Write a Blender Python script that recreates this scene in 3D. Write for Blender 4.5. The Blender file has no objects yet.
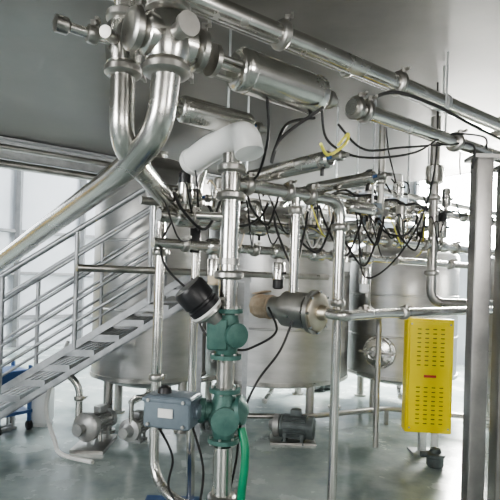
import bpy, bmesh, math, random
from mathutils import Vector, Matrix
random.seed(4)
# ---------------------------------------------------------------- materials
def mat(name, col, metal=0.0, rough=0.5, col2=None, nscale=6.0, bump=0.0, rvar=0.0, emis=0.0, stretch=(1,1,1), trans=0.0):
    m = bpy.data.materials.new(name); m.use_nodes = True
    nt = m.node_tree; b = nt.nodes['Principled BSDF']
    b.inputs['Base Color'].default_value = (*col, 1)
    b.inputs['Metallic'].default_value = metal
    b.inputs['Roughness'].default_value = rough
    if trans: b.inputs['Transmission Weight'].default_value = trans
    if emis:
        b.inputs['Emission Color'].default_value = (*col, 1)
        b.inputs['Emission Strength'].default_value = emis
    if col2 or bump or rvar:
        tc = nt.nodes.new('ShaderNodeTexCoord'); mp = nt.nodes.new('ShaderNodeMapping')
        mp.inputs['Scale'].default_value = stretch
        nt.links.new(tc.outputs['Object'], mp.inputs['Vector'])
        n = nt.nodes.new('ShaderNodeTexNoise'); n.inputs['Scale'].default_value = nscale
        n.inputs['Detail'].default_value = 6; n.inputs['Roughness'].default_value = 0.62
        nt.links.new(mp.outputs['Vector'], n.inputs['Vector'])
        if col2:
            r = nt.nodes.new('ShaderNodeValToRGB')
            r.color_ramp.elements[0].position = 0.33; r.color_ramp.elements[1].position = 0.68
            r.color_ramp.elements[0].color = (*col, 1); r.color_ramp.elements[1].color = (*col2, 1)
            nt.links.new(n.outputs['Fac'], r.inputs['Fac']); nt.links.new(r.outputs['Color'], b.inputs['Base Color'])
        if rvar:
            mr = nt.nodes.new('ShaderNodeMapRange')
            mr.inputs['From Min'].default_value = 0.3; mr.inputs['From Max'].default_value = 0.7
            mr.inputs['To Min'].default_value = max(0.02, rough-rvar); mr.inputs['To Max'].default_value = rough+rvar
            nt.links.new(n.outputs['Fac'], mr.inputs['Value']); nt.links.new(mr.outputs['Result'], b.inputs['Roughness'])
        if bump:
            bp = nt.nodes.new('ShaderNodeBump'); bp.inputs['Strength'].default_value = bump; bp.inputs['Distance'].default_value = 0.02
            nt.links.new(n.outputs['Fac'], bp.inputs['Height']); nt.links.new(bp.outputs['Normal'], b.inputs['Normal'])
    return m
STEEL = mat('stainless_polished', (.58,.57,.54), 1, .23, (.70,.69,.66), 5, .015, .07)
STEEL2 = mat('stainless_dull', (.37,.36,.34), 1, .36, (.54,.53,.505), 7, .03, .1)
TANKM = mat('stainless_brushed_tank', (.41,.41,.40), 1, .42, (.54,.54,.53), 2.2, .03, .08, stretch=(1,1,4))
GALV = mat('galvanised_steel', (.48,.50,.51), .8, .42, (.62,.64,.65), 14, .04, .08)
STAIRM = mat('stair_steel', (.33,.345,.36), .7, .42, (.45,.465,.48), 14, .04, .08)
POST = mat('column_stainless_dull', (.28,.275,.27), .9, .4, (.40,.39,.375), 4, .03, .08)
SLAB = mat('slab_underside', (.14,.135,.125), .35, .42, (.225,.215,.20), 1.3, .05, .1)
FLOORM = mat('floor_epoxy_concrete', (.22,.275,.27), 0, .22, (.46,.52,.505), 1.7, .03, .14)
WALLM = mat('wall_panel_blue_grey', (.40,.44,.48), 0, .7, (.48,.51,.55), .8, .02)
WALLD = mat('wall_panel_grey', (.20,.205,.21), 0, .7, (.28,.285,.29), .8, .02)
FRAME = mat('wall_frame_grey', (.16,.17,.18), .3, .5, (.22,.23,.24), 5, .02)
BLACK = mat('black_plastic', (.012,.012,.014), 0, .38, (.02,.02,.022), 20)
RUBBER = mat('cable_rubber', (.015,.015,.016), 0, .55, (.03,.03,.03), 20)
TEAL = mat('green_valve_paint', (.045,.115,.10), .15, .45, (.09,.185,.16), 14, .25, .1)
HOSE = mat('green_hose_rubber', (.01,.20,.10), 0, .4, (.02,.26,.13), 10)
BOXG = mat('grey_blue_enamel', (.13,.165,.195), .2, .42, (.18,.22,.25), 9, .05)
YEL = mat('yellow_powder_coat', (.92,.72,.01), 0, .42, (.97,.79,.02), 5, .02)
YELC = mat('yellow_cable', (.75,.7,.08), 0, .45, (.85,.8,.2), 10)
WHITE = mat('white_plastic', (.86,.87,.87), 0, .35, (.92,.93,.92), 5, .02)
LABEL = mat('label_paper', (.75,.76,.74), 0, .6, (.85,.85,.83), 10)
RED = mat('red_sign', (.5,.05,.03), 0, .5, (.6,.08,.04), 10)
DARK = mat('dark_hole', (.05,.04,.01), 0, .8, (.08,.06,.02), 10)
CARD = mat('tan_wrap', (.30,.235,.165), 0, .8, (.46,.38,.29), 22, .35)
BRASS = mat('brass_plate', (.48,.43,.34), 1, .38, (.60,.55,.46), 9, .05, .08)
BLUE = mat('blue_paint', (.04,.09,.22), .1, .4, (.06,.13,.30), 6, .05)
MOTOR = mat('motor_grey_green', (.10,.12,.12), .3, .5, (.17,.19,.19), 12, .1)
PUMPM = mat('pump_cast_grey', (.36,.37,.37), .6, .4, (.50,.50,.49), 12, .1)
GLASS = mat('window_daylight', (.93,.97,1.0), 0, .3, emis=5)
GLASSR = mat('window_bright_daylight', (1,.98,.94), 0, .3, emis=110)
BEIGE = mat('beige_tape', (.6,.5,.36), 0, .6, (.7,.6,.45), 10)
ORANGE = mat('orange_crate', (.6,.28,.05), 0, .6, (.65,.35,.08), 10)

U = Vector((.8,.6,0)); N = Vector((-.6,.8,0)); Z = Vector((0,0,1))
def V(*a): return Vector(a)
def frame(d):
    d = d.normalized()
    a = Z if abs(d.z) < .9 else Vector((1,0,0))
    s = d.cross(a).normalized(); return s, d.cross(s).normalized()

class B:
    def __init__(s, name): s.name=name; s.bm=bmesh.new(); s.mats=[]
    def mi(s,m):
        if m not in s.mats: s.mats.append(m)
        return s.mats.index(m)
    def rings(s, rs, m, capa=True, capb=True):
        i=s.mi(m); L=[]
        for r in rs: L.append([s.bm.verts.new(p) for p in r])
        n=len(L[0])
        for a,b in zip(L[:-1],L[1:]):
            for k in range(n):
                f=s.bm.faces.new((a[k],a[(k+1)%n],b[(k+1)%n],b[k])); f.material_index=i; f.smooth=True
        if capa: f=s.bm.faces.new(L[0][::-1]); f.material_index=i
        if capb: f=s.bm.faces.new(L[-1]); f.material_index=i
        return s
    def lathe(s, o, ax, prof, m, n=28):
        o=Vector(o); ax=Vector(ax).normalized(); a,b=frame(ax); rs=[]
        for t,r in prof:
            r=max(r,.0006)
            rs.append([o+ax*t+(a*math.cos(2*math.pi*k/n)+b*math.sin(2*math.pi*k/n))*r for k in range(n)])
        return s.rings(rs,m)
    def cyl(s,p0,p1,r,m,n=20,r2=None):
        p0=Vector(p0);p1=Vector(p1);L=(p1-p0).length; r2=r if r2 is None else r2
        return s.lathe(p0,p1-p0,[(0,r),(L,r2)],m,n)
    def tube(s, pts, r, m, bend=.12, n=16, spline=False):
        pts=[Vector(p) for p in pts]
        if spline:
            P=[pts[0]]+pts+[pts[-1]]; out=[]
            for i in range(1,len(P)-2):
                for k in range(8):
                    t=k/8; a,b,c,d=P[i-1],P[i],P[i+1],P[i+2]
                    out.append(.5*((2*b)+(c-a)*t+(2*a-5*b+4*c-d)*t*t+(3*b-a-3*c+d)*t**3))
            out.append(pts[-1])
        else:
            out=[pts[0]]
            for a,b,c in zip(pts[:-2],pts[1:-1],pts[2:]):
                l=min(bend,(a-b).length*.49,(c-b).length*.49)
                s0=b+(a-b).normalized()*l; s1=b+(c-b).normalized()*l
                for k in range(9):
                    t=k/8; out.append((1-t)**2*s0+2*t*(1-t)*b+t*t*s1)
            out.append(pts[-1])
        o2=[out[0]]
        for p in out[1:]:
            if (p-o2[-1]).length>1e-4: o2.append(p)
        out=o2; rs=[]; ta=(out[1]-out[0]).normalized(); a,b=frame(ta)
        for i,p in enumerate(out):
            if i==0: t=ta
            elif i==len(out)-1: t=(out[i]-out[i-1]).normalized()
            else: t=(out[i+1]-out[i-1]).normalized()
            a=(a-t*a.dot(t)).normalized(); b=t.cross(a)
            rs.append([p+(a*math.cos(2*math.pi*k/n)+b*math.sin(2*math.pi*k/n))*r for k in range(n)])
        return s.rings(rs,m)
    def bar(s,p0,p1,w,h,m,side=None):
        p0=Vector(p0);p1=Vector(p1); d=(p1-p0).normalized()
        if side is None: a,b=frame(d)
        else:
            a=Vector(side); a=(a-d*a.dot(d)).normalized(); b=d.cross(a)
        q=[(-1,-1),(1,-1),(1,1),(-1,1)]; i=s.mi(m)
        v0=[s.bm.verts.new(p0+a*x*w/2+b*y*h/2) for x,y in q]; v1=[s.bm.verts.new(p1+a*x*w/2+b*y*h/2) for x,y in q]
        fs=[s.bm.faces.new(v0[::-1]),s.bm.faces.new(v1)]+[s.bm.faces.new((v0[k],v0[(k+1)%4],v1[(k+1)%4],v1[k])) for k in range(4)]
        for f in fs: f.material_index=i
        return s
    def box(s,c,sx,sy,sz,m,ax=(1,0,0),bev=0):
        c=Vector(c); ax=Vector(ax).normalized()
        if not bev: return s.bar(c-ax*sx/2,c+ax*sx/2,sy,sz,m,side=Z.cross(ax))
        ay=Z.cross(ax); bm2=bmesh.new(); bmesh.ops.create_cube(bm2,size=1)
        for v in bm2.verts: v.co=Vector((v.co.x*sx,v.co.y*sy,v.co.z*sz))
        bmesh.ops.bevel(bm2,geom=bm2.edges[:],offset=bev,segments=3,affect='EDGES',profile=.6)
        mp={}; i=s.mi(m)
        for v in bm2.verts: mp[v]=s.bm.verts.new(c+ax*v.co.x+ay*v.co.y+Z*v.co.z)
        for f in bm2.faces:
            g=s.bm.faces.new([mp[v] for v in f.verts]); g.material_index=i; g.smooth=True
        bm2.free(); return s
    def clamp(s,p,ax,r,m=None):
        m=m or STEEL2; p=Vector(p); ax=Vector(ax).normalized()
        s.lathe(p-ax*.022,ax,[(0,r*1.02),(.004,r*1.35),(.012,r*1.5),(.032,r*1.5),(.040,r*1.35),(.044,r*1.02)],m,24)
        a,b=frame(ax)
        q=p+(a*.5-b*.86).normalized()*(r*1.62)
        s.cyl(q-a*.02,q+a*.035,.007,m,8); s.box(q+a*.035,.012,.034,.012,m)
        s.box(q,.02,.03,.022,m)
        return s
    def done(s, ang=35):
        bmesh.ops.recalc_face_normals(s.bm,faces=s.bm.faces[:])
        me=bpy.data.meshes.new(s.name); s.bm.to_mesh(me); s.bm.free()
        for m in s.mats: me.materials.append(m)
        for p in me.polygons: p.use_smooth=True
        me.set_sharp_from_angle(angle=math.radians(ang))
        o=bpy.data.objects.new(s.name,me); bpy.context.collection.objects.link(o); return o

# ---------------------------------------------------------------- room shell (u,v axes of the building)
def W(u,v,z=0): return U*u+N*v+Z*z
def slabbox(name,u0,u1,v0,v1,z0,z1,m):
    b=B(name); c=(U*(u0+u1)/2+N*(v0+v1)/2+Z*(z0+z1)/2); b.box(c,u1-u0,v1-v0,z1-z0,m,ax=U); return b.done()
slabbox('floor',-10,9.2,-6,11.2,-.2,0,FLOORM)
slabbox('wall_back',-10,9.2,11,11.2,0,6,WALLM)
slabbox('wall_right',9,9.2,-6,11,0,6,WALLM)
slabbox('wall_left',-10.2,-10,-6,11.2,0,6,WALLD)
slabbox('wall_front',-10,9.2,-6.2,-6,0,6,WALLD)
slabbox('roof',-10.2,9.2,-6.2,11.2,6,6.2,WALLD)
TOP=2.846
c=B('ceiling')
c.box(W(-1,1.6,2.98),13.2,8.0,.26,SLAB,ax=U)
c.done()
e=B('steel_edge_beam')
e.bar(W(-7.6,5.5,2.83),W(5.6,5.5,2.83),.16,.02,GALV,side=N)
e.bar(W(-7.6,5.5,2.63),W(5.6,5.5,2.63),.16,.02,GALV,side=N)
e.box(W(-1,5.5,2.73),13.2,.014,.2,GALV,ax=U)
e.done()
def window(name,cu,cv,z,w,h,along,m,nx=4,ny=3):
    b=B(name); ctr=W(cu,cv,z); b.box(ctr,w,.03,h,m,ax=along)
    nrm=Z.cross(along)
    for s_ in (1,-1):
        for k in range(nx+1):
            p=ctr+along*(-w/2+w*k/nx)+nrm*.03*s_; b.bar(p-Z*h/2,p+Z*h/2,.05,.05,FRAME)
        for k in range(ny+1):
            p=ctr+Z*(-h/2+h*k/ny)+nrm*.03*s_; b.bar(p-along*w/2,p+along*w/2,.05,.05,FRAME)
    return b.done()
window('window_1',-.2,10.93,3.2,3.0,1.5,U,GLASS,5,2)
window('window_2',6.4,10.93,3.3,4.0,1.7,U,GLASS,6,2)
window('window_3',8.93,4.9,2.9,2.6,1.5,N,GLASSR,1,1)
window('window_4',8.93,8.4,2.8,2.4,1.5,N,GLASS,4,2)
window('fill_window_left',-9.93,1.0,2.2,5.0,2.0,N,mat('fill_glow_left',(.93,.96,1),0,.3,emis=11),8,2)  # added glowing panel out of view, gives the steel contrasting reflections
window('fill_window_front',-2.5,-5.93,2.0,4.0,1.8,U,mat('fill_glow_front',(1,.97,.92),0,.3,emis=9),6,2)  # unseen panel behind the camera, added for light and reflections
t=B('trim_1'); t.box(W(-.4,10.96,.6),19,.06,.08,FRAME,ax=U)
for z in (1.5,2.35,4.1): t.box(W(-.4,10.95,z),19,.08,.06,FRAME,ax=U)
for k in range(15): t.bar(W(-9.4+k*1.3,10.93,0),W(-9.4+k*1.3,10.93,5.9),.1,.1,FRAME)
t.done()
t=B('trim_2')
for k in range(9): t.bar(W(8.95,-5+k*1.9,0),W(8.95,-5+k*1.9,5.9),.1,.1,FRAME) if not 3.5<-5+k*1.9<6.3 else None
t.done()

# ---------------------------------------------------------------- tanks
def manhole(b,p,nrm,r):
    nrm=Vector(nrm).normalized(); p=Vector(p)
    b.lathe(p-nrm*.06,nrm,[(0,r*1.12),(.075,r*1.12),(.085,r*1.08),(.086,r*.98),(.10,r*.97),(.115,r*.9),(.13,r*.6),(.14,r*.2),(.142,0)],STEEL,40)
    b.lathe(p+nrm*.07,nrm,[(0,.018),(.09,.018),(.09,.03),(.11,.03),(.11,0)],STEEL2,12)
    s_,t_=frame(nrm); q=p+nrm*.15; hr=r*.42
    b.tube([q+(s_*math.cos(a)+t_*math.sin(a))*hr for a in [i*math.pi/12 for i in range(25)]],.009,STEEL,spline=True,n=8)
    for a in range(5):
        d=s_*math.cos(a*1.2566)+t_*math.sin(a*1.2566); b.cyl(q,q+d*hr,.006,STEEL,8)
    b.bar(p+s_*r*1.2+nrm*.09,p-s_*r*1.2+nrm*.09,.03,.022,STEEL2)
    for a in range(10):
        d=s_*math.cos(a*.6283)+t_*math.sin(a*.6283); b.cyl(p+d*r*1.05+nrm*.0,p+d*r*1.05+nrm*.05,.012,STEEL2,8)
def tank(x,y,r,zb,zt,man=None,legs=4,la=.6):
    b=B('storage_tank')
    prof=[(-.16,.05),(-.15,r*.2),(-.11,r*.55),(-.05,r*.86),(-.015,r*.97),(0,r),(.02,r)]
    hh=zt-zb
    for k in range(1,3):
        z=hh*k/3; prof+=[(z-.012,r),(z-.006,r+.006),(z+.006,r+.006),(z+.012,r)]
    prof+=[(hh,r),(hh+.03,r*.97),(hh+.1,r*.82),(hh+.18,r*.5),(hh+.21,r*.2),(hh+.215,0)]
    b.lathe((x,y,zb),Z,prof,TANKM,72)
    b.lathe((x,y,zb-.01),Z,[(0,r*.9),(0,r+.012),(.04,r+.012),(.04,r*.9)],STEEL2,72)
    for k in range(legs):
        a=la+2*math.pi*k/legs; lx=x+math.cos(a)*r*.86; ly=y+math.sin(a)*r*.86
        b.cyl((lx,ly,.02),(lx,ly,zb+.02),.045,STEEL2,18); b.cyl((lx,ly,0),(lx,ly,.025),.075,STEEL2,18)
    b.tube([(x,y,zb-.15),(x,y,zb-.24),(x-.1,y-r*.6,zb-.24)],.03,STEEL,bend=.06)
    b.cyl((x,y,zt+.18),(x,y,zt+.26),.1,STEEL,24); b.cyl((x,y,zt+.26),(x,y,zt+.29),.13,STEEL,24)
    if man:
        ang,z,mr=man; d=V(math.cos(ang),math.sin(ang),0); manhole(b,V(x,y,z)+d*(r+.0),d,mr)
    return b.done()
tank(-1.02,5.2,.58,.52,2.5,None,4,.9)
tank(.30,6.0,.88,.42,2.15,None,6,-1.05)
tank(1.9,6.25,.66,.42,1.85,(math.atan2(-.8,-.6),.72,.17),4,.75)
tank(2.95,5.05,.54,.40,1.75,(math.atan2(-.62,-.78),.75,.15),4,.75)

# ---------------------------------------------------------------- stairs
s=B('access_staircase')
def sz(x): return .5+.65*(x+2)
x0,x1=-2.74,-.45
for Y in (3.8,4.45):
    s.bar((x0,Y,sz(x0)+.02),(x1,Y,sz(x1)+.02),.012,.05,STAIRM,side=(0,1,0))
    s.bar((x0+.3,Y,sz(x0+.3)-.17),(x1,Y,sz(x1)-.17),.012,.04,STAIRM,side=(0,1,0))
    for off in (.9,.70,.52,.36,.20):
        s.tube([(x0+.3,Y,sz(x0+.3)+off),(-.75,Y,sz(-.75)+off)],.022 if off==.9 else .013,STAIRM,n=12)
    for k in range(4):
        x=x0+.3+k*.56; s.cyl((x,Y,sz(x)),(x,Y,sz(x)+.9),.018,STAIRM,12)
    s.cyl((x0,Y,0),(x0,Y,.1),.03,STAIRM)
x=x0+.16
while x<x1-.03:
    z=sz(x)-.06
    s.box((x,4.125,z),.22,.63,.006,STAIRM)
    for dx in (-.11,.11): s.bar((x+dx,3.81,z),(x+dx,4.44,z),.012,.05,STAIRM,side=(1,0,0))
    for Y in (3.81,4.44): s.box((x,Y,z),.23,.01,.05,STAIRM)
    for q in range(5): s.bar((x-.08+q*.04,3.83,z+.006),(x-.08+q*.04,4.42,z+.006),.008,.008,STEEL2,side=(1,0,0))
    x+=.185
s.box((-.22,4.1,1.50),.46,.62,.04,STAIRM)
for X in (-.02,-.42):
    for Y in (3.82,4.38): s.bar((X,Y,0),(X,Y,1.5),.04,.04,STAIRM)
s.done()

# ---------------------------------------------------------------- columns
def column(x,y,w,h):
    b=B('support_column'); b.box((x,y,h/2),w,w,h-.02,POST,bev=.015)
    b.box((x,y,.0125),w*2,w*2,.025,POST); b.box((x,y,h-.012),w*1.5,w*1.5,.022,POST)
    for sx in(-1,1):
        for sy in(-1,1): b.cyl((x+sx*w*.75,y+sy*w*.75,.02),(x+sx*w*.75,y+sy*w*.75,.06),.012,STEEL2,6)
    return b.done()
column(1.412,3.09,.105,2.305); column(1.70,3.33,.11,2.305)

# ---------------------------------------------------------------- overhead pipes
p=B('overhead_pipe')
a0=V(-.29,1.98,2.62)-U*1.4; a1=V(-.29,1.98,2.62)+U*5.5
p.tube([a0,a1],.045,STEEL,n=24)
for t_ in (1.9,2.75,3.9,5.2): p.clamp(a0+U*t_,U,.045)
for t_ in (.9,3.2,4.6,6.2):
    q=a0+U*t_; p.cyl(q+Z*.04,V(q.x,q.y,TOP),.007,GALV,8); p.lathe(q-U*.015,U,[(0,.05),(0,.055),(.03,.055),(.03,.05)],GALV,20)
p.done()
p=B('overhead_pipe')
a2=V(-.22,2.22,2.68)-U*1.4
p.tube([a2,a2+U*7],.03,STEEL,n=18)
for t_ in (2.3,3.6,5.0): p.clamp(a2+U*t_,U,.03)
p.done()
p=B('overhead_pipe')
b0=V(.46,2.40,2.346); b1=b0+U*4.0
p.tube([b0,b1],.038,STEEL,n=20)
for t_ in (.03,.1,.9,2.2): p.clamp(b0+U*t_,U,.038)
for t_ in (.8,2.6): q=b0+U*t_; p.cyl(q+Z*.03,V(q.x,q.y,TOP),.006,GALV,8)
p.done()
p=B('overhead_pipe')
c0=V(-2.33,4.58,2.5)-U*1.5; p.tube([c0,c0+U*8.5],.04,STEEL2,n=18)
p.tube([c0-N*.25+Z*.1,c0-N*.25+Z*.1+U*8.0],.025,STEEL2,n=14)
for t_ in (1.0,3.0,5.0,7.0):
    q=c0+U*t_; p.cyl(q+Z*.03,V(q.x,q.y,TOP),.008,GALV,8)
    p.bar(q-N*.35-Z*.045,q+N*.12-Z*.045,.04,.02,GALV)
p.done()

# ---------------------------------------------------------------- big mix-proof valve at upper left
vb=V(-.326,1.815,2.36)
v=B('process_valve')
v.lathe(vb-Z*.09,Z,[(0,.055),(.01,.075),(.05,.088),(.13,.088),(.17,.075),(.18,.055)],STEEL,32)
v.lathe(vb-U*.13,U,[(0,.05),(.02,.05),(.04,.075),(.22,.075),(.25,.05),(.27,.05)],STEEL,32)
v.clamp(vb-Z*.11,Z,.058); v.clamp(vb+Z*.11,Z,.055); v.clamp(vb+U*.13,U,.052); v.clamp(vb-U*.13,U,.05)
v.tube([vb+Z*.11,vb+Z*.24,vb+Z*.24+N*.15+U*.05],.045,STEEL,bend=.1,n=20)
v.cyl(vb-N*.14,vb-N*.05,.03,STEEL2,20); v.cyl(vb-N*.16,vb-N*.14,.042,STEEL2,20)
v.cyl(vb+V(-.05,-.09,-.02),vb+V(-.09,-.10,-.03),.006,STEEL2,8)
v.done()
v2=V(-.50,1.88,2.37)
v=B('process_valve')
v.lathe(v2-Z*.09,Z,[(0,.045),(.015,.062),(.09,.07),(.16,.062),(.18,.045)],STEEL,28)
v.clamp(v2-Z*.1,Z,.046); v.clamp(v2+Z*.1,Z,.046)
v.tube([v2+Z*.1,v2+Z*.2,v2+V(-.35,-.1,.22)],.042,STEEL,bend=.1,n=20)
v.tube([v2-Z*.1,v2-Z*.38,v2-Z*.5+V(.08,.9,0)],.046,STEEL,bend=.12,n=20)
v.tube([v2-U*.04,v2-U*.2],.018,STEEL,n=12); v.clamp(v2-U*.12,U,.022)
v.lathe(v2-U*.2,-U,[(0,.018),(.01,.03),(.05,.03),(.06,.0)],STEEL2,16)
v.cyl(v2+V(-.02,-.07,-.01),v2+V(-.03,-.14,-.02),.022,STEEL2,16)
v.done()
def actuator(o,ax,L,r,stem=.12):
    o=Vector(o); ax=Vector(ax).normalized(); b=B('pneumatic_actuator')
    b.lathe(o,ax,[(0,r*.35),(0,r*.7),(.012,r*.95),(.02,r),(.05,r),(.052,r*.97),(.06,r*.97),(.062,r),(L-.06,r),(L-.058,r*.97),(L-.05,r*.97),(L-.048,r),(L-.02,r),(L-.008,r*.93),(L,r*.7),(L,r*.3)],STEEL,40)
    a_,b_=frame(ax)
    if stem:
        b.cyl(o-ax*stem,o,r*.22,STEEL,16)
        for k in range(3):
            d=(a_*math.cos(k*2.094)+b_*math.sin(k*2.094))*r*.55
            b.cyl(o-ax*stem+d,o+d,.009,STEEL2,8)
        b.lathe(o-ax*(stem+.015),ax,[(0,r*.3),(0,r*.72),(.02,r*.72),(.02,r*.3)],STEEL2,28)
    q=o+ax*L; b.lathe(q,ax,[(0,r*.35),(.04,r*.35),(.045,r*.5),(.07,r*.5),(.075,r*.3),(.1,r*.3)],STEEL2,20)
    f=q-ax*.05-Z*r; b.cyl(f,f-Z*.03,.009,BLACK,10); b.cyl(q-ax*.03+a_*r*.3,q+ax*.02+a_*r*.5,.008,BLUE,8)
    return b.done()
actuator(V(-.086,2.0,2.346),U,.47,.086,.10)
actuator(V(-.347,2.30,2.28),U,.40,.062,.06)
actuator(V(-.03,2.72,2.05),-N,.62,.040,.06)
actuator(V(.33,2.98,2.05),-N,.5,.034,.06)

p=B('product_pipe')
p.tube([vb-Z*.11,(-.345,1.83,2.04),(-.52,2.02,1.925),(-1.0,2.6,1.79),(-1.9,3.52,1.46),(-1.9,3.52,.02)],.052,STEEL,bend=.15,n=26)
p.cyl((-1.9,3.52,0),(-1.9,3.52,.02),.09,STEEL2)
p.done()

w=B('white_plastic_elbow')
w.tube([(-.335,2.66,2.11),(-.22,2.54,2.165),(-.04,2.33,2.18),(-.02,2.30,2.08)],.068,WHITE,bend=.075,n=30)
ea=(V(-.22,2.54,2.165)-V(-.335,2.66,2.11)).normalized()
w.lathe(V(-.335,2.66,2.11)-ea*.02,ea,[(0,.0),(.004,.05),(.012,.066),(.03,.073),(.05,.073),(.05,.05)],WHITE,30)
w.cyl((-.13,2.43,2.22),(-.13,2.43,TOP),.006,GALV,8)
w.done()

# ---------------------------------------------------------------- main riser with green valves
mx,my=-.105,2.4
r=B('main_riser_pipe')
r.tube([(mx,my,.03),(mx,my,.70)],.046,STEEL,n=24); r.cyl((mx,my,0),(mx,my,.03),.09,STEEL2)
r.tube([(mx,my,1.36),(mx,my,2.10)],.046,STEEL,bend=.1,n=24)
r.tube([(mx,my,.97),(mx,my,1.14)],.042,STEEL2,n=24)
for z in (1.52,1.90,2.03): r.clamp((mx,my,z),Z,.046)
r.clamp((mx,my,.45),Z,.046)
r.lathe((mx,my,1.57),Z,[(0,.046),(.0,.052),(.03,.052),(.03,.046)],STEEL2,24)
r.tube([(mx,my,1.80),(mx-.16,my-.02,1.80)],.02,STEEL,n=12)
r.done()
def green_valve(z,h,wide):
    b=B('green_control_valve')
    b.lathe((mx,my,z),Z,[(0,.03),(0,.075),(.02,.075),(.022,.05),(h*.2,.055),(h*.5,.07*wide),(h*.8,.055),(h-.022,.05),(h-.02,.075),(h,.075),(h,.03)],TEAL,28)
    for k in range(6):
        d=V(math.cos(k*1.047+.3),math.sin(k*1.047+.3),0)*.062
        for zz in (z-.012,z+h-.028): b.cyl(V(mx,my,zz)+d,V(mx,my,zz+.04)+d,.008,STEEL2,6)
    return b
g=green_valve(1.12,.24,1.0)
g.lathe((mx,my,1.24),(.55,-.8,0),[(0,.03),(.075,.05),(.08,.058),(.1,.058),(.105,.03)],TEAL,24)
g.box((mx-.04,my-.02,1.24),.10,.10,.15,TEAL,bev=.02); g.done()
g=green_valve(.72,.26,1.25)
g.lathe((mx,my,.87),(1,-.3,.15),[(0,.045),(.07,.05),(.075,.07),(.095,.07),(.1,.055),(.12,.02)],TEAL,28)
g.lathe((mx,my,.86),(-1,-.1,.1),[(0,.04),(.09,.045),(.095,.06),(.12,.06),(.125,.022),(.17,.022)],TEAL,28)
g.lathe((mx,my,.84),(.1,-1,0),[(0,.05),(.07,.055),(.075,.065),(.09,.065),(.095,.02)],TEAL,28)
g.done()
a=B('electric_actuator')
ctr=V(-.345,2.34,.885); ax=V(.97,-.24,0)
a.box(ctr,.23,.15,.15,BOXG,ax=ax,bev=.018); a.box(ctr+Z*.055,.24,.16,.02,BOXG,ax=ax,bev=.006)
a.box(ctr+V(-.02,-.078,.0),.07,.006,.04,LABEL,ax=ax)
for sx in(-1,1):
    for sz_ in (-1,1): a.cyl(ctr+ax*sx*.085+V(-.018,-.068,sz_*.055),ctr+ax*sx*.085+V(-.022,-.084,sz_*.055),.008,STEEL2,8)
a.cyl(ctr+ax*.10,ctr+ax*.135,.035,BOXG,18); a.lathe(ctr-ax*.04+Z*.07,Z,[(0,.035),(.03,.03),(.04,.01)],BLACK,20)
a.cyl(ctr-ax*.06-Z*.07,ctr-ax*.06-Z*.10,.012,BLACK,10)
a.done()
h=B('pressure_transmitter'); o=V(-.15,2.36,1.30); ax=V(-.62,-.22,.72).normalized()
h.cyl(V(mx,my,1.22),o+ax*.03,.022,STEEL2,14)
h.lathe(o,ax,[(0,.02),(.0,.035),(.04,.042),(.045,.06),(.055,.075),(.085,.075),(.09,.06)],STEEL2,28)
h.lathe(o+ax*.08,ax,[(0,.06),(.0,.078),(.03,.08),(.034,.074),(.045,.074),(.05,.08),(.125,.08),(.14,.07),(.142,.0)],BLACK,32)
h.lathe(o+ax*.07,ax,[(0,.0),(0,.081),(.012,.081),(.012,0)],LABEL,28)
h.done()
q=B('green_hose')
q.tube([(-.02,2.36,.80),(.0,2.33,.72),(.0,2.32,.62),(-.01,2.33,.45),(.03,2.35,.25),(.12,2.4,.04),(.4,2.6,.025),(.9,2.7,.025)],.02,HOSE,spline=True,n=12); q.done()

# ---------------------------------------------------------------- side pipes
p=B('drain_pipe')
p.tube([(-.40,3.25,2.0),(-.545,3.0,1.95),(-.545,3.0,.32),(-.40,2.85,.22),(.05,2.75,.18),(.05,2.75,0)],.030,STEEL,bend=.12,n=16)
p.clamp((-.545,3.0,1.65),Z,.030); p.clamp((-.545,3.0,.9),Z,.030); p.done()
p=B('drain_pipe')
p.tube([(-.30,2.97,2.15),(-.33,3.0,2.05),(-.33,3.0,.5),(-.33,3.1,.3),(-.33,3.1,.0)],.025,STEEL,bend=.1,n=16)
p.clamp((-.33,3.0,1.45),Z,.025); p.clamp((-.33,3.0,1.95),Z,.025); p.clamp((-.33,3.0,.75),Z,.025)
p.box((-.33,2.96,1.75),.06,.05,.2,BLACK,bev=.01); p.done()
p=B('cross_connection_pipe')
m1=V(mx,my,1.965)
p.tube([m1,m1+U*.76,m1+U*.76-Z*.6],.033,STEEL,bend=.1,n=18)
p.tube([m1+U*.76-Z*.55,(.503,2.856,.03)],.027,STEEL,n=16); p.cyl((.503,2.856,0),(.503,2.856,.03),.06,STEEL2)
p.tube([m1+U*.42,m1+U*.42-Z*.68],.026,STEEL,n=16)
p.clamp(m1+U*.1,U,.033); p.clamp(m1+U*.36,U,.033); p.clamp(m1+U*.52,U,.033); p.clamp(m1+U*.42-Z*.09,Z,.026); p.clamp(m1+U*.76-Z*.15,Z,.033); p.clamp(m1+U*.76-Z*.58,Z,.027)
p.done()
p=B('pipe_manifold')
n0=V(-.04,2.9,1.82)
p.tube([n0-U*.55,n0+U*3.3,n0+U*3.3-Z*1.8],.034,STEEL,n=18)
p.tube([n0-U*.5+N*.16-Z*.13,n0+U*3.0+N*.16-Z*.13,n0+U*3.0+N*.16-Z*1.68],.028,STEEL,n=16)
p.tube([n0-U*.5+N*.34+Z*.12,n0+U*2.2+N*.34+Z*.12],.024,STEEL2,n=14)
p.tube([n0-U*.8+N*.5-Z*.28,n0+U*1.2+N*.5-Z*.28],.022,STEEL2,n=14)
for t_ in (-.35,.0,.35,.7,.98,1.3,1.75,2.2): p.clamp(n0+U*t_,U,.034)
for t_ in (-.3,.2,.55,.9,1.6,2.4): p.clamp(n0+U*t_+N*.16-Z*.13,U,.028)
for t_ in (-.45,.25,1.1,2.0): 
    q_=n0+U*t_+N*.34+Z*.12; p.cyl(q_,V(q_.x,q_.y,TOP),.007,GALV,8)
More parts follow.
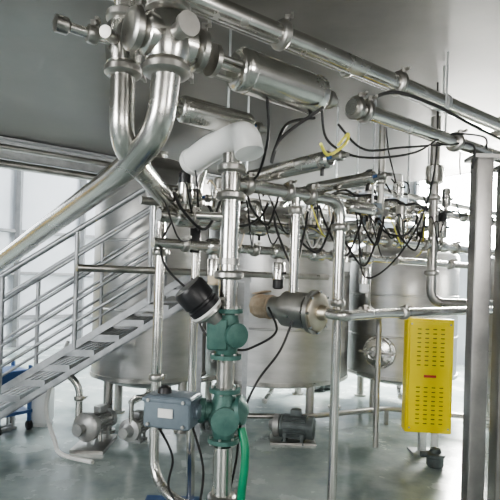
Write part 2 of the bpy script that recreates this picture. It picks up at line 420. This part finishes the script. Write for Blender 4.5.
for t_ in (.1,.6,1.2,1.9): 
    p.tube([n0+U*t_,n0+U*t_+Z*.14,n0+U*t_+N*.34+Z*.14],.02,STEEL,bend=.05,n=12)
p.done()
# upper right manifold
p=B('pipe_manifold')
h0=n0+U*1.0+N*.28+Z*.34
p.tube([h0-Z*.3,h0,h0+U*3.2],.03,STEEL,bend=.08,n=16)
p.tube([h0+U*.5+N*.2+Z*.16,h0+U*3.2+N*.2+Z*.16],.024,STEEL2,n=14)
for t_ in (.25,.6,.95,1.3,1.8,2.3): p.clamp(h0+U*t_,U,.03)
for t_ in (.5,1.5,2.6): q_=h0+U*t_+N*.2+Z*.16; p.cyl(q_,V(q_.x,q_.y,TOP),.007,GALV,8); p.bar(q_-N*.26-Z*.03,q_+N*.05-Z*.03,.03,.015,GALV)
for t_ in (.42,.8,1.15): p.tube([h0+U*t_,h0+U*t_-Z*.34,h0+U*t_-Z*.34-N*.24],.019,STEEL,bend=.05,n=12)
p.done()
def small_valve(p0,ax,hgt=.22,cap=BLACK,body=.045,dirz=1):
    p0=Vector(p0); b=B('manifold_valve'); ax=Vector(ax).normalized()
    b.lathe(p0-ax*.06,ax,[(0,.03),(.01,.045),(.03,body),(.09,body),(.11,.045),(.12,.03)],STEEL,22)
    z=Z*dirz
    b.cyl(p0,p0+z*.09,.018,STEEL2,12); b.lathe(p0+z*.07,z,[(0,.02),(0,.038),(.01,.042),(hgt*.55,.042),(hgt*.58,.03)],STEEL,22)
    b.lathe(p0+z*(.07+hgt*.57),z,[(0,.03),(0,.036),(hgt*.25,.036),(hgt*.3,.025),(hgt*.31,0)],cap,20)
    b.cyl(p0+z*(.07+hgt*.35)-N*.04,p0+z*(.07+hgt*.35)-N*.07,.009,BLACK,8)
    return b.done()
for i,(t_,nv,dz,cap,dd,hh) in enumerate([(-.40,0,0,BLACK,1,.2),(-.18,0,0,STEEL2,1,.2),(.52,0,0,BLACK,1,.22),(.86,0,0,WHITE,-1,.2),(1.12,0,0,BLACK,1,.2),(1.45,0,0,STEEL2,1,.24),(.4,.16,-.13,BLACK,-1,.2),(.74,.16,-.13,BEIGE,1,.2),(1.25,.16,-.13,WHITE,-1,.22),(-.1,.16,-.13,BEIGE,-1,.18),(2.0,0,0,BLACK,1,.24)]):
    small_valve(n0+U*t_+N*nv+Z*dz,U,hh,cap,.05,dd)
for (t_,cap,dd,hh) in [(.42,BLACK,1,.2),(.78,WHITE,1,.22),(1.12,BLACK,-1,.22),(1.5,STEEL2,1,.2),(2.05,BLACK,1,.22)]:
    small_valve(h0+U*t_,U,hh,cap,.046,dd)
for (t_,nv,dz,L,rr) in [(.80,-.05,.19,.26,.05),(1.42,.10,.06,.30,.055),(.15,.30,.02,.24,.045),(-.5,.1,.14,.25,.045)]:
    actuator(n0+U*t_+N*nv+Z*dz,U,L,rr,.05)
actuator(h0+U*.55-N*.10-Z*.10,U,.26,.048,.05)

# ---------------------------------------------------------------- flowmeter with flange + long pipe
f=B('flow_meter')
c0=V(.13,2.74,1.355); ax=(V(.36,2.55,1.345)-c0).normalized()
f.lathe(c0,ax,[(0,.03),(0,.06),(.08,.065),(.09,.095),(.24,.095),(.245,.07),(.26,.07),(.262,.115),(.285,.115),(.285,.03)],STEEL2,36)
f.lathe(c0+ax*.284,ax,[(0,.03),(0,.098),(.012,.098),(.02,.085),(.022,.04),(.06,.035)],BRASS,36)
a_,b_=frame(ax)
for k in range(8):
    d=(a_*math.cos(k*.785)+b_*math.sin(k*.785))*.105; f.cyl(c0+ax*.25+d,c0+ax*.30+d,.008,STEEL,6)
e0=c0+ax*.33
f.tube([e0,e0+V(.09,-.03,-.01),V(.75,2.80,1.335),V(1.95,3.76,1.335)],.027,STEEL,bend=.1,n=16)
f.clamp(V(.62,2.72,1.335),V(.9,.4,0),.027); f.clamp(V(.9,2.92,1.335),V(1.2,.96,0),.027)
f.done()
w=B('insulation_wrap'); w.lathe(c0-ax*.13,ax,[(0,.0),(0,.05),(.01,.062),(.05,.07),(.09,.064),(.12,.07),(.128,.06),(.128,0)],CARD,9)
w.bar(c0-ax*.12+Z*.066,c0-ax*.04+Z*.085,.07,.008,CARD); w.done(20)

# far vertical pipes (right)
p=B('vertical_pipe'); p.tube([(1.45,4.0,TOP),(1.45,4.0,1.36),(1.75,4.0,1.36),(2.2,4.2,1.36),(2.2,4.2,0)],.038,STEEL2,n=16); p.clamp((1.45,4.0,2.2),Z,.038); p.clamp((1.45,4.0,1.6),Z,.038); p.lathe((1.45,4,2.3),Z,[(0,.03),(.02,.07),(.15,.07),(.17,.03)],STEEL,20); p.done()
p=B('vertical_pipe'); p.tube([(1.0,3.9,TOP),(1.0,3.9,1.95),(1.0,4.25,1.95),(1.0,4.25,1.3),(1.2,4.6,1.2),(1.2,4.6,0)],.026,STEEL2,bend=.1,n=14); p.clamp((1.0,3.9,2.3),Z,.026); p.done()

# ---------------------------------------------------------------- yellow vented cabinet
y=B('yellow_vented_cabinet')
yc=V(1.555,4.32,.73); yx=V(.99,-.1,0).normalized()
y.box(yc,.385,.15,.97,YEL,ax=yx,bev=.012); y.box(yc+V(-.008,-.08,0),.35,.02,.93,YEL,ax=yx,bev=.006)
nf=yx.cross(Z).normalized()
if nf.y>0: nf=-nf
for rr in range(22):
    z=-.40+rr*.038
    if 9<=rr<=12: continue
    for cc in range(4):
        q_=yc+yx*(-.096+cc*.064)+nf*.09+Z*z; y.box(q_,.030,.004,.007,DARK,ax=yx)
y.box(yc+nf*.092,.10,.004,.022,RED,ax=yx)
for sx in(-1,1):
    for szz in(-1,1): y.cyl(yc+yx*sx*.16+Z*szz*.44+nf*.085,yc+yx*sx*.16+Z*szz*.44+nf*.095,.008,STEEL2,8)
y.done()
s=B('cabinet_stand'); s.bar((1.58,4.47,0),(1.58,4.47,1.2),.06,.06,GALV); s.box((1.58,4.47,.01),.2,.2,.02,GALV); s.bar((1.40,4.43,.9),(1.74,4.43,.9),.03,.03,GALV); s.bar((1.40,4.43,.5),(1.74,4.43,.5),.03,.03,GALV)
s.cyl((1.62,4.28,.0),(1.62,4.28,.24),.03,WHITE,16); s.done()
b=B('drain_strainer'); b.lathe((1.58,4.15,0),Z,[(0,.06),(.02,.07),(.08,.07),(.09,.08),(.11,.08),(.12,.05),(.15,.04),(.15,0)],MOTOR,24); b.cyl((1.58,4.15,.10),(1.46,4.15,.10),.025,MOTOR,14); b.done()

# ---------------------------------------------------------------- floor equipment
def motor(x,y,z,ax,L,r,m,name='electric_motor'):
    b=B(name); ax=Vector(ax).normalized(); o=V(x,y,z)
    b.lathe(o,ax,[(0,r*.5),(0,r),(.02,r),(.022,r*.88),(L-.07,r*.88),(L-.068,r*1.02),(L-.01,r*1.0),(L,r*.85),(L,0)],m,30)
    s_,t_=frame(ax)
    for k in range(18):
        d=s_*math.cos(k*.349)+t_*math.sin(k*.349); b.bar(o+ax*.03+d*r*.92,o+ax*(L-.08)+d*r*.92,.03,.006,m,side=d)
    b.cyl(o-ax*.07,o,.018,STEEL2,12)
    b.box(o+ax*L*.45+Z*(r+.03),.1,.08,.06,m,ax=ax,bev=.008)
    for t_ in (.05,L-.11): b.box(o+ax*t_-Z*(r*.6),.04,r*1.7,.02,m,ax=ax); b.box(o+ax*t_-Z*(z-.012),.05,r*1.9,.024,m,ax=ax)
    for t_ in (.05,L-.11):
        for sg in(-1,1):
            q_=o+ax*t_+Z.cross(ax)*sg*r*.7; b.bar(V(q_.x,q_.y,0.02),q_-Z*r*.3,.03,.02,m)
    return b
b=motor(.33,4.72,.14,(1,-.25,0),.32,.105,MOTOR); b.box((.44,4.70,.01),.42,.26,.02,STEEL2); b.lathe((.33,4.72,.14),(-1,.25,0),[(0,.05),(.01,.1),(.06,.105),(.07,.06),(.11,.035),(.11,0)],PUMPM,26); b.done()
pm=motor(-1.36,4.42,.18,(.35,.94,0),.27,.085,PUMPM,'transfer_pump')
o=V(-1.36,4.42,.18); ax=V(-.35,-.94,0)
pm.lathe(o,ax,[(0,.05),(.02,.06),(.04,.10),(.05,.128),(.09,.128),(.10,.12),(.12,.08),(.13,.04),(.18,.035),(.18,.052),(.20,.052),(.20,0)],PUMPM,36)
for k in range(8):
    q_=o+ax*.05+V(math.cos(k*.785)*.94,-.35*math.cos(k*.785),math.sin(k*.785))*.118; pm.cyl(q_,q_+ax*.05,.009,STEEL2,6)
pm.tube([o+ax*.07+V(-.08,.03,.05),o+ax*.07+V(-.08,.03,.36),o+ax*.07+V(-.26,.03,.5)],.03,STEEL,bend=.1)
pm.clamp(o+ax*.07+V(-.08,.03,.24),Z,.03)
pm.box(o+V(.03,.0,-.165),.28,.46,.03,STEEL2); pm.done()
pm=motor(-1.02,4.50,.13,(.3,.95,0),.24,.075,PUMPM,'transfer_pump')
o=V(-1.02,4.50,.13); pm.lathe(o,(-.3,-.95,0),[(0,.05),(.01,.1),(.06,.1),(.07,.06),(.12,.03),(.14,.03),(.14,.045),(.155,.045),(.155,0)],PUMPM,28)
pm.tube([o+V(0,-.05,.05),o+V(0,-.05,.3),o+V(.3,-.03,.3)],.022,STEEL,bend=.07); pm.done()
pm=motor(.95,6.9,.14,(.8,.6,0),.34,.12,MOTOR,'transfer_pump'); o=V(.95,6.9,.14)
pm.lathe(o,-U,[(0,.05),(.01,.12),(.08,.12),(.09,.06),(.14,.04),(.14,0)],PUMPM,24); pm.done()
pm=motor(-.45,4.95,.14,(.9,.3,0),.26,.09,MOTOR,'transfer_pump'); o=V(-.45,4.95,.14)
pm.lathe(o,(-.9,-.3,0),[(0,.05),(.01,.11),(.07,.11),(.08,.06),(.13,.035),(.13,0)],PUMPM,24); pm.tube([o+V(-.06,0,.08),o+V(-.06,0,.34),o+V(.2,.3,.34)],.022,STEEL2,bend=.07); pm.done()
p=B('tank_drain_line')
p.tube([(-.9,4.62,.17),(-.2,4.88,.17),(.6,4.93,.17),(1.5,5.35,.17),(2.6,5.0,.17) ],.026,STEEL2,bend=.1,n=12)
for q_ in ((-.2,4.88),(.6,4.93),(1.5,5.35)): p.bar((q_[0],q_[1],0),(q_[0],q_[1],.15),.04,.04,STEEL2)
p.done()
d=motor(-2.40,4.85,.32,(.8,-.6,0),.26,.10,PUMPM,'blue_pump_cart')
for sx in (0,.32):
    for sy in (-.15,.15):
        q_=V(-2.43,4.88,0)+V(.8,-.6,0)*sx+V(.6,.8,0)*sy
        d.bar(q_+Z*.08,q_+Z*.62,.03,.03,BLUE); d.cyl(q_+Z*.045-V(.6,.8,0)*.015,q_+Z*.045+V(.6,.8,0)*.015,.045,BLACK,16)
d.box(V(-2.43,4.88,.18)+V(.8,-.6,0)*.16,.36,.34,.03,BLUE,ax=(.8,-.6,0)); d.box(V(-2.43,4.88,.50)+V(.8,-.6,0)*.16,.30,.30,.16,BLUE,ax=(.8,-.6,0),bev=.02)
d.done()
d=B('white_canister'); d.box((-2.03,4.98,.24),.18,.2,.44,WHITE,bev=.04); d.cyl((-1.98,4.93,.45),(-1.98,4.93,.52),.04,BLUE,16); d.tube([(-2.10,4.98,.44),(-2.10,4.98,.52),(-2.02,4.98,.52),(-2.02,4.98,.44)],.014,WHITE,bend=.03,n=8); d.box((-2.03,4.98,.012),.16,.18,.024,WHITE); d.done()
d=B('hand_pallet_truck'); 
for X in (-.53,-.33):
    d.box((X,2.62,.09),.14,1.0,.05,BLUE,bev=.01)
    d.cyl((X-.05,2.25,.04),(X+.05,2.25,.04),.04,BLACK,16); d.cyl((X-.05,3.0,.04),(X+.05,3.0,.04),.04,BLACK,16)
d.bar((-.6,3.08,.1),(-.26,3.08,.1),.08,.08,BLUE)
d.done()
q=B('white_hose'); q.tube([(-1.62,4.5,.9),(-1.68,4.35,.6),(-1.72,4.3,.35),(-1.6,4.2,.1),(-1.5,4.1,.025),(-1.2,3.95,.025)],.018,LABEL,spline=True,n=10); q.done()
r=B('storage_rack'); rc=W(-2.1,9.6,0)
for uu in (-1.6,0,1.6):
    for vv in (-.35,.35): r.bar(rc+U*uu+N*vv,rc+U*uu+N*vv+Z*2.2,.07,.07,YEL)
for z in (.4,1.3):
    for vv in(-.35,.35): r.bar(rc-U*1.6+N*vv+Z*z,rc+U*1.6+N*vv+Z*z,.05,.1,ORANGE,side=N)
    r.box(rc+Z*(z+.06),3.2,.7,.02,GALV,ax=U)
    for k in range(5): r.box(rc+U*(-1.3+k*.62)+Z*(z+.07+.25),.48,.5,.5,[CARD,WHITE,ORANGE,YEL,CARD][(k+int(z*2))%5],ax=U)
r.done()

# ---------------------------------------------------------------- cables
def cable(pts,r=.006,m=RUBBER,name='black_cable'):
    q=B(name); q.tube(pts,r,m,spline=True,n=8); return q.done()
cable([(.30,2.25,2.28),(.34,2.3,2.15),(.52,2.42,2.11),(.85,2.65,2.20),(1.1,2.85,2.36),(1.34,2.93,2.38),(1.39,2.99,2.33)])
cable([(.40,2.4,2.26),(.55,2.5,2.17),(.8,2.7,2.24),(1.05,2.85,2.30),(1.28,2.93,2.33),(1.30,2.97,2.2)])
cable([(.55,2.46,2.40),(.7,2.5,2.46),(.95,2.62,2.44),(1.2,2.85,2.44),(1.5,3.1,2.43),(1.9,3.4,2.42)],.009)
cable([(.3,2.2,2.27),(.12,2.2,2.13),(.08,2.2,2.02),(.14,2.25,2.2),(.28,2.35,2.27)],.007)
cable([(.05,2.1,2.26),(.06,2.2,2.12),(.02,2.4,2.0),(-.03,2.6,2.03)],.006)
cable([(.28,2.1,2.08),(.33,2.2,2.06),(.42,2.3,2.14),(.44,2.35,2.2),(.38,2.25,2.12)],.007,YELC,'yellow_cable')
cable([(.1,2.6,1.36),(.14,2.5,1.25),(.04,2.45,1.18),(-.06,2.44,1.16),(-.22,2.42,1.25),(-.3,2.6,1.5)])
cable([(.22,2.52,1.3),(.16,2.5,1.15),(.05,2.46,1.0),(-.02,2.43,.82),(-.06,2.48,.5),(-.2,2.6,.03),(-.8,2.9,.015)])
cable([(-.40,2.34,.79),(-.36,2.5,.6),(-.38,2.55,.42),(-.25,2.5,.3),(-.2,2.45,.55),(-.25,2.36,.8)])
cable([(-.25,2.3,1.42),(-.42,2.5,1.55),(-.5,2.8,1.7),(-.42,2.9,1.9)])
for k in range(26):
    t0=-.6+k*.10+random.random()*.06; a=n0+U*t0-N*.03+Z*(.12+random.random()*.12); e=a+U*(.12+random.random()*.25)+N*random.uniform(-.02,.2); e.z=1.68+random.random()*.34
    mid=(a+e)/2-N*.05-Z*random.uniform(.06,.2)
    m_=random.choice([RUBBER,RUBBER,RUBBER,YELC,BEIGE,LABEL]); cable([a,a-N*.05,mid,e],.0045,m_,{RUBBER:'black_cable',YELC:'yellow_cable',BEIGE:'beige_cable',LABEL:'white_cable'}[m_])
for k in range(9):
    a=h0+U*(.3+k*.17)-N*.04+Z*.2; e=a+U*random.uniform(.1,.4)+N*.15; e.z=random.choice([TOP-.006,2.3,1.95]); mid=(a+e)/2-N*.08-Z*random.uniform(.05,.2) if e.z<2.5 else (a+e)/2
    cable([a,a-N*.04-Z*.03,mid,e],.006)
for k in range(10):
    a=n0+U*(-.5+k*.2+random.random()*.08)-N*.06+Z*random.uniform(.0,.2); e=a+U*random.uniform(.2,.45)-N*.02; e.z=a.z+random.uniform(-.05,.15)
    mid=(a+e)/2-N*.04-Z*random.uniform(.12,.32); cable([a,a*.7+mid*.3-Z*.04,mid,e*.7+mid*.3-Z*.04,e],.0075)
b_=h0+Z*.02-N*.05
cable([b_+U*(.1*i)+Z*(.015*math.sin(i*2.1)) for i in range(26)],.010)
cable([(.75,3.5,1.8),(.8,3.5,1.55),(.95,3.45,1.62),(1.1,3.3,1.9),(1.2,3.3,2.3),(1.2,3.3,2.84)])
j=B('junction_box'); j.box((.87,3.62,2.0),.12,.08,.16,BOXG,bev=.01); j.cyl((.87,3.62,2.08),(.87,3.62,TOP),.008,GALV,8); j.cyl((.87,3.62,1.92),(.87,3.62,1.88),.012,BLACK,8); j.done()

# ---------------------------------------------------------------- lights
def area(name,loc,tgt,size,power,col=(1,1,1)):
    l=bpy.data.lights.new(name,'AREA'); l.shape='SQUARE'; l.size=size; l.energy=power; l.color=col
    o=bpy.data.objects.new(name,l); o.location=loc; o.rotation_euler=(Vector(tgt)-Vector(loc)).to_track_quat('-Z','Y').to_euler(); bpy.context.collection.objects.link(o)
area('hall_light',W(-1,8.2,5.7),W(-1,8.2,0),2.5,330,(.97,.985,1))
area('hall_light',W(4,8.2,5.7),W(4,8.2,0),2.5,360,(.98,.985,1))
area('hall_light',W(7.4,2.5,5.7),W(7.4,2.5,0),2.0,400,(1,.97,.92))
area('window_sunlight',W(8.7,4.9,2.9),W(2.5,3.0,1.6),1.2,1000,(1,.975,.93))
area('fill_light',V(-3.5,-1.5,2.6),V(0,3.2,1.2),1.0,165,(1,.985,.955))  # added fill lamp left of the camera, brightens the foreground pipework
area('fill_light',V(2.2,.3,2.3),V(.6,3.5,1.4),.5,30,(1,.97,.93))  # weaker fill lamp added out of view on the right
w=bpy.data.worlds.new('World'); bpy.context.scene.world=w; w.use_nodes=True
bg=w.node_tree.nodes['Background']; bg.inputs['Color'].default_value=(.92,.95,1,1); bg.inputs['Strength'].default_value=1.0
try: bpy.context.scene.view_settings.look='AgX - Medium High Contrast'
except Exception: pass
# ---------------------------------------------------------------- camera
cam=bpy.data.cameras.new('camera'); co=bpy.data.objects.new('camera',cam); bpy.context.collection.objects.link(co)
cam.sensor_width=36; cam.lens=36; cam.shift_y=.06; cam.clip_start=.05
co.location=(0,0,1.5); co.rotation_euler=(math.pi/2,-.03,0)
bpy.context.scene.camera=co
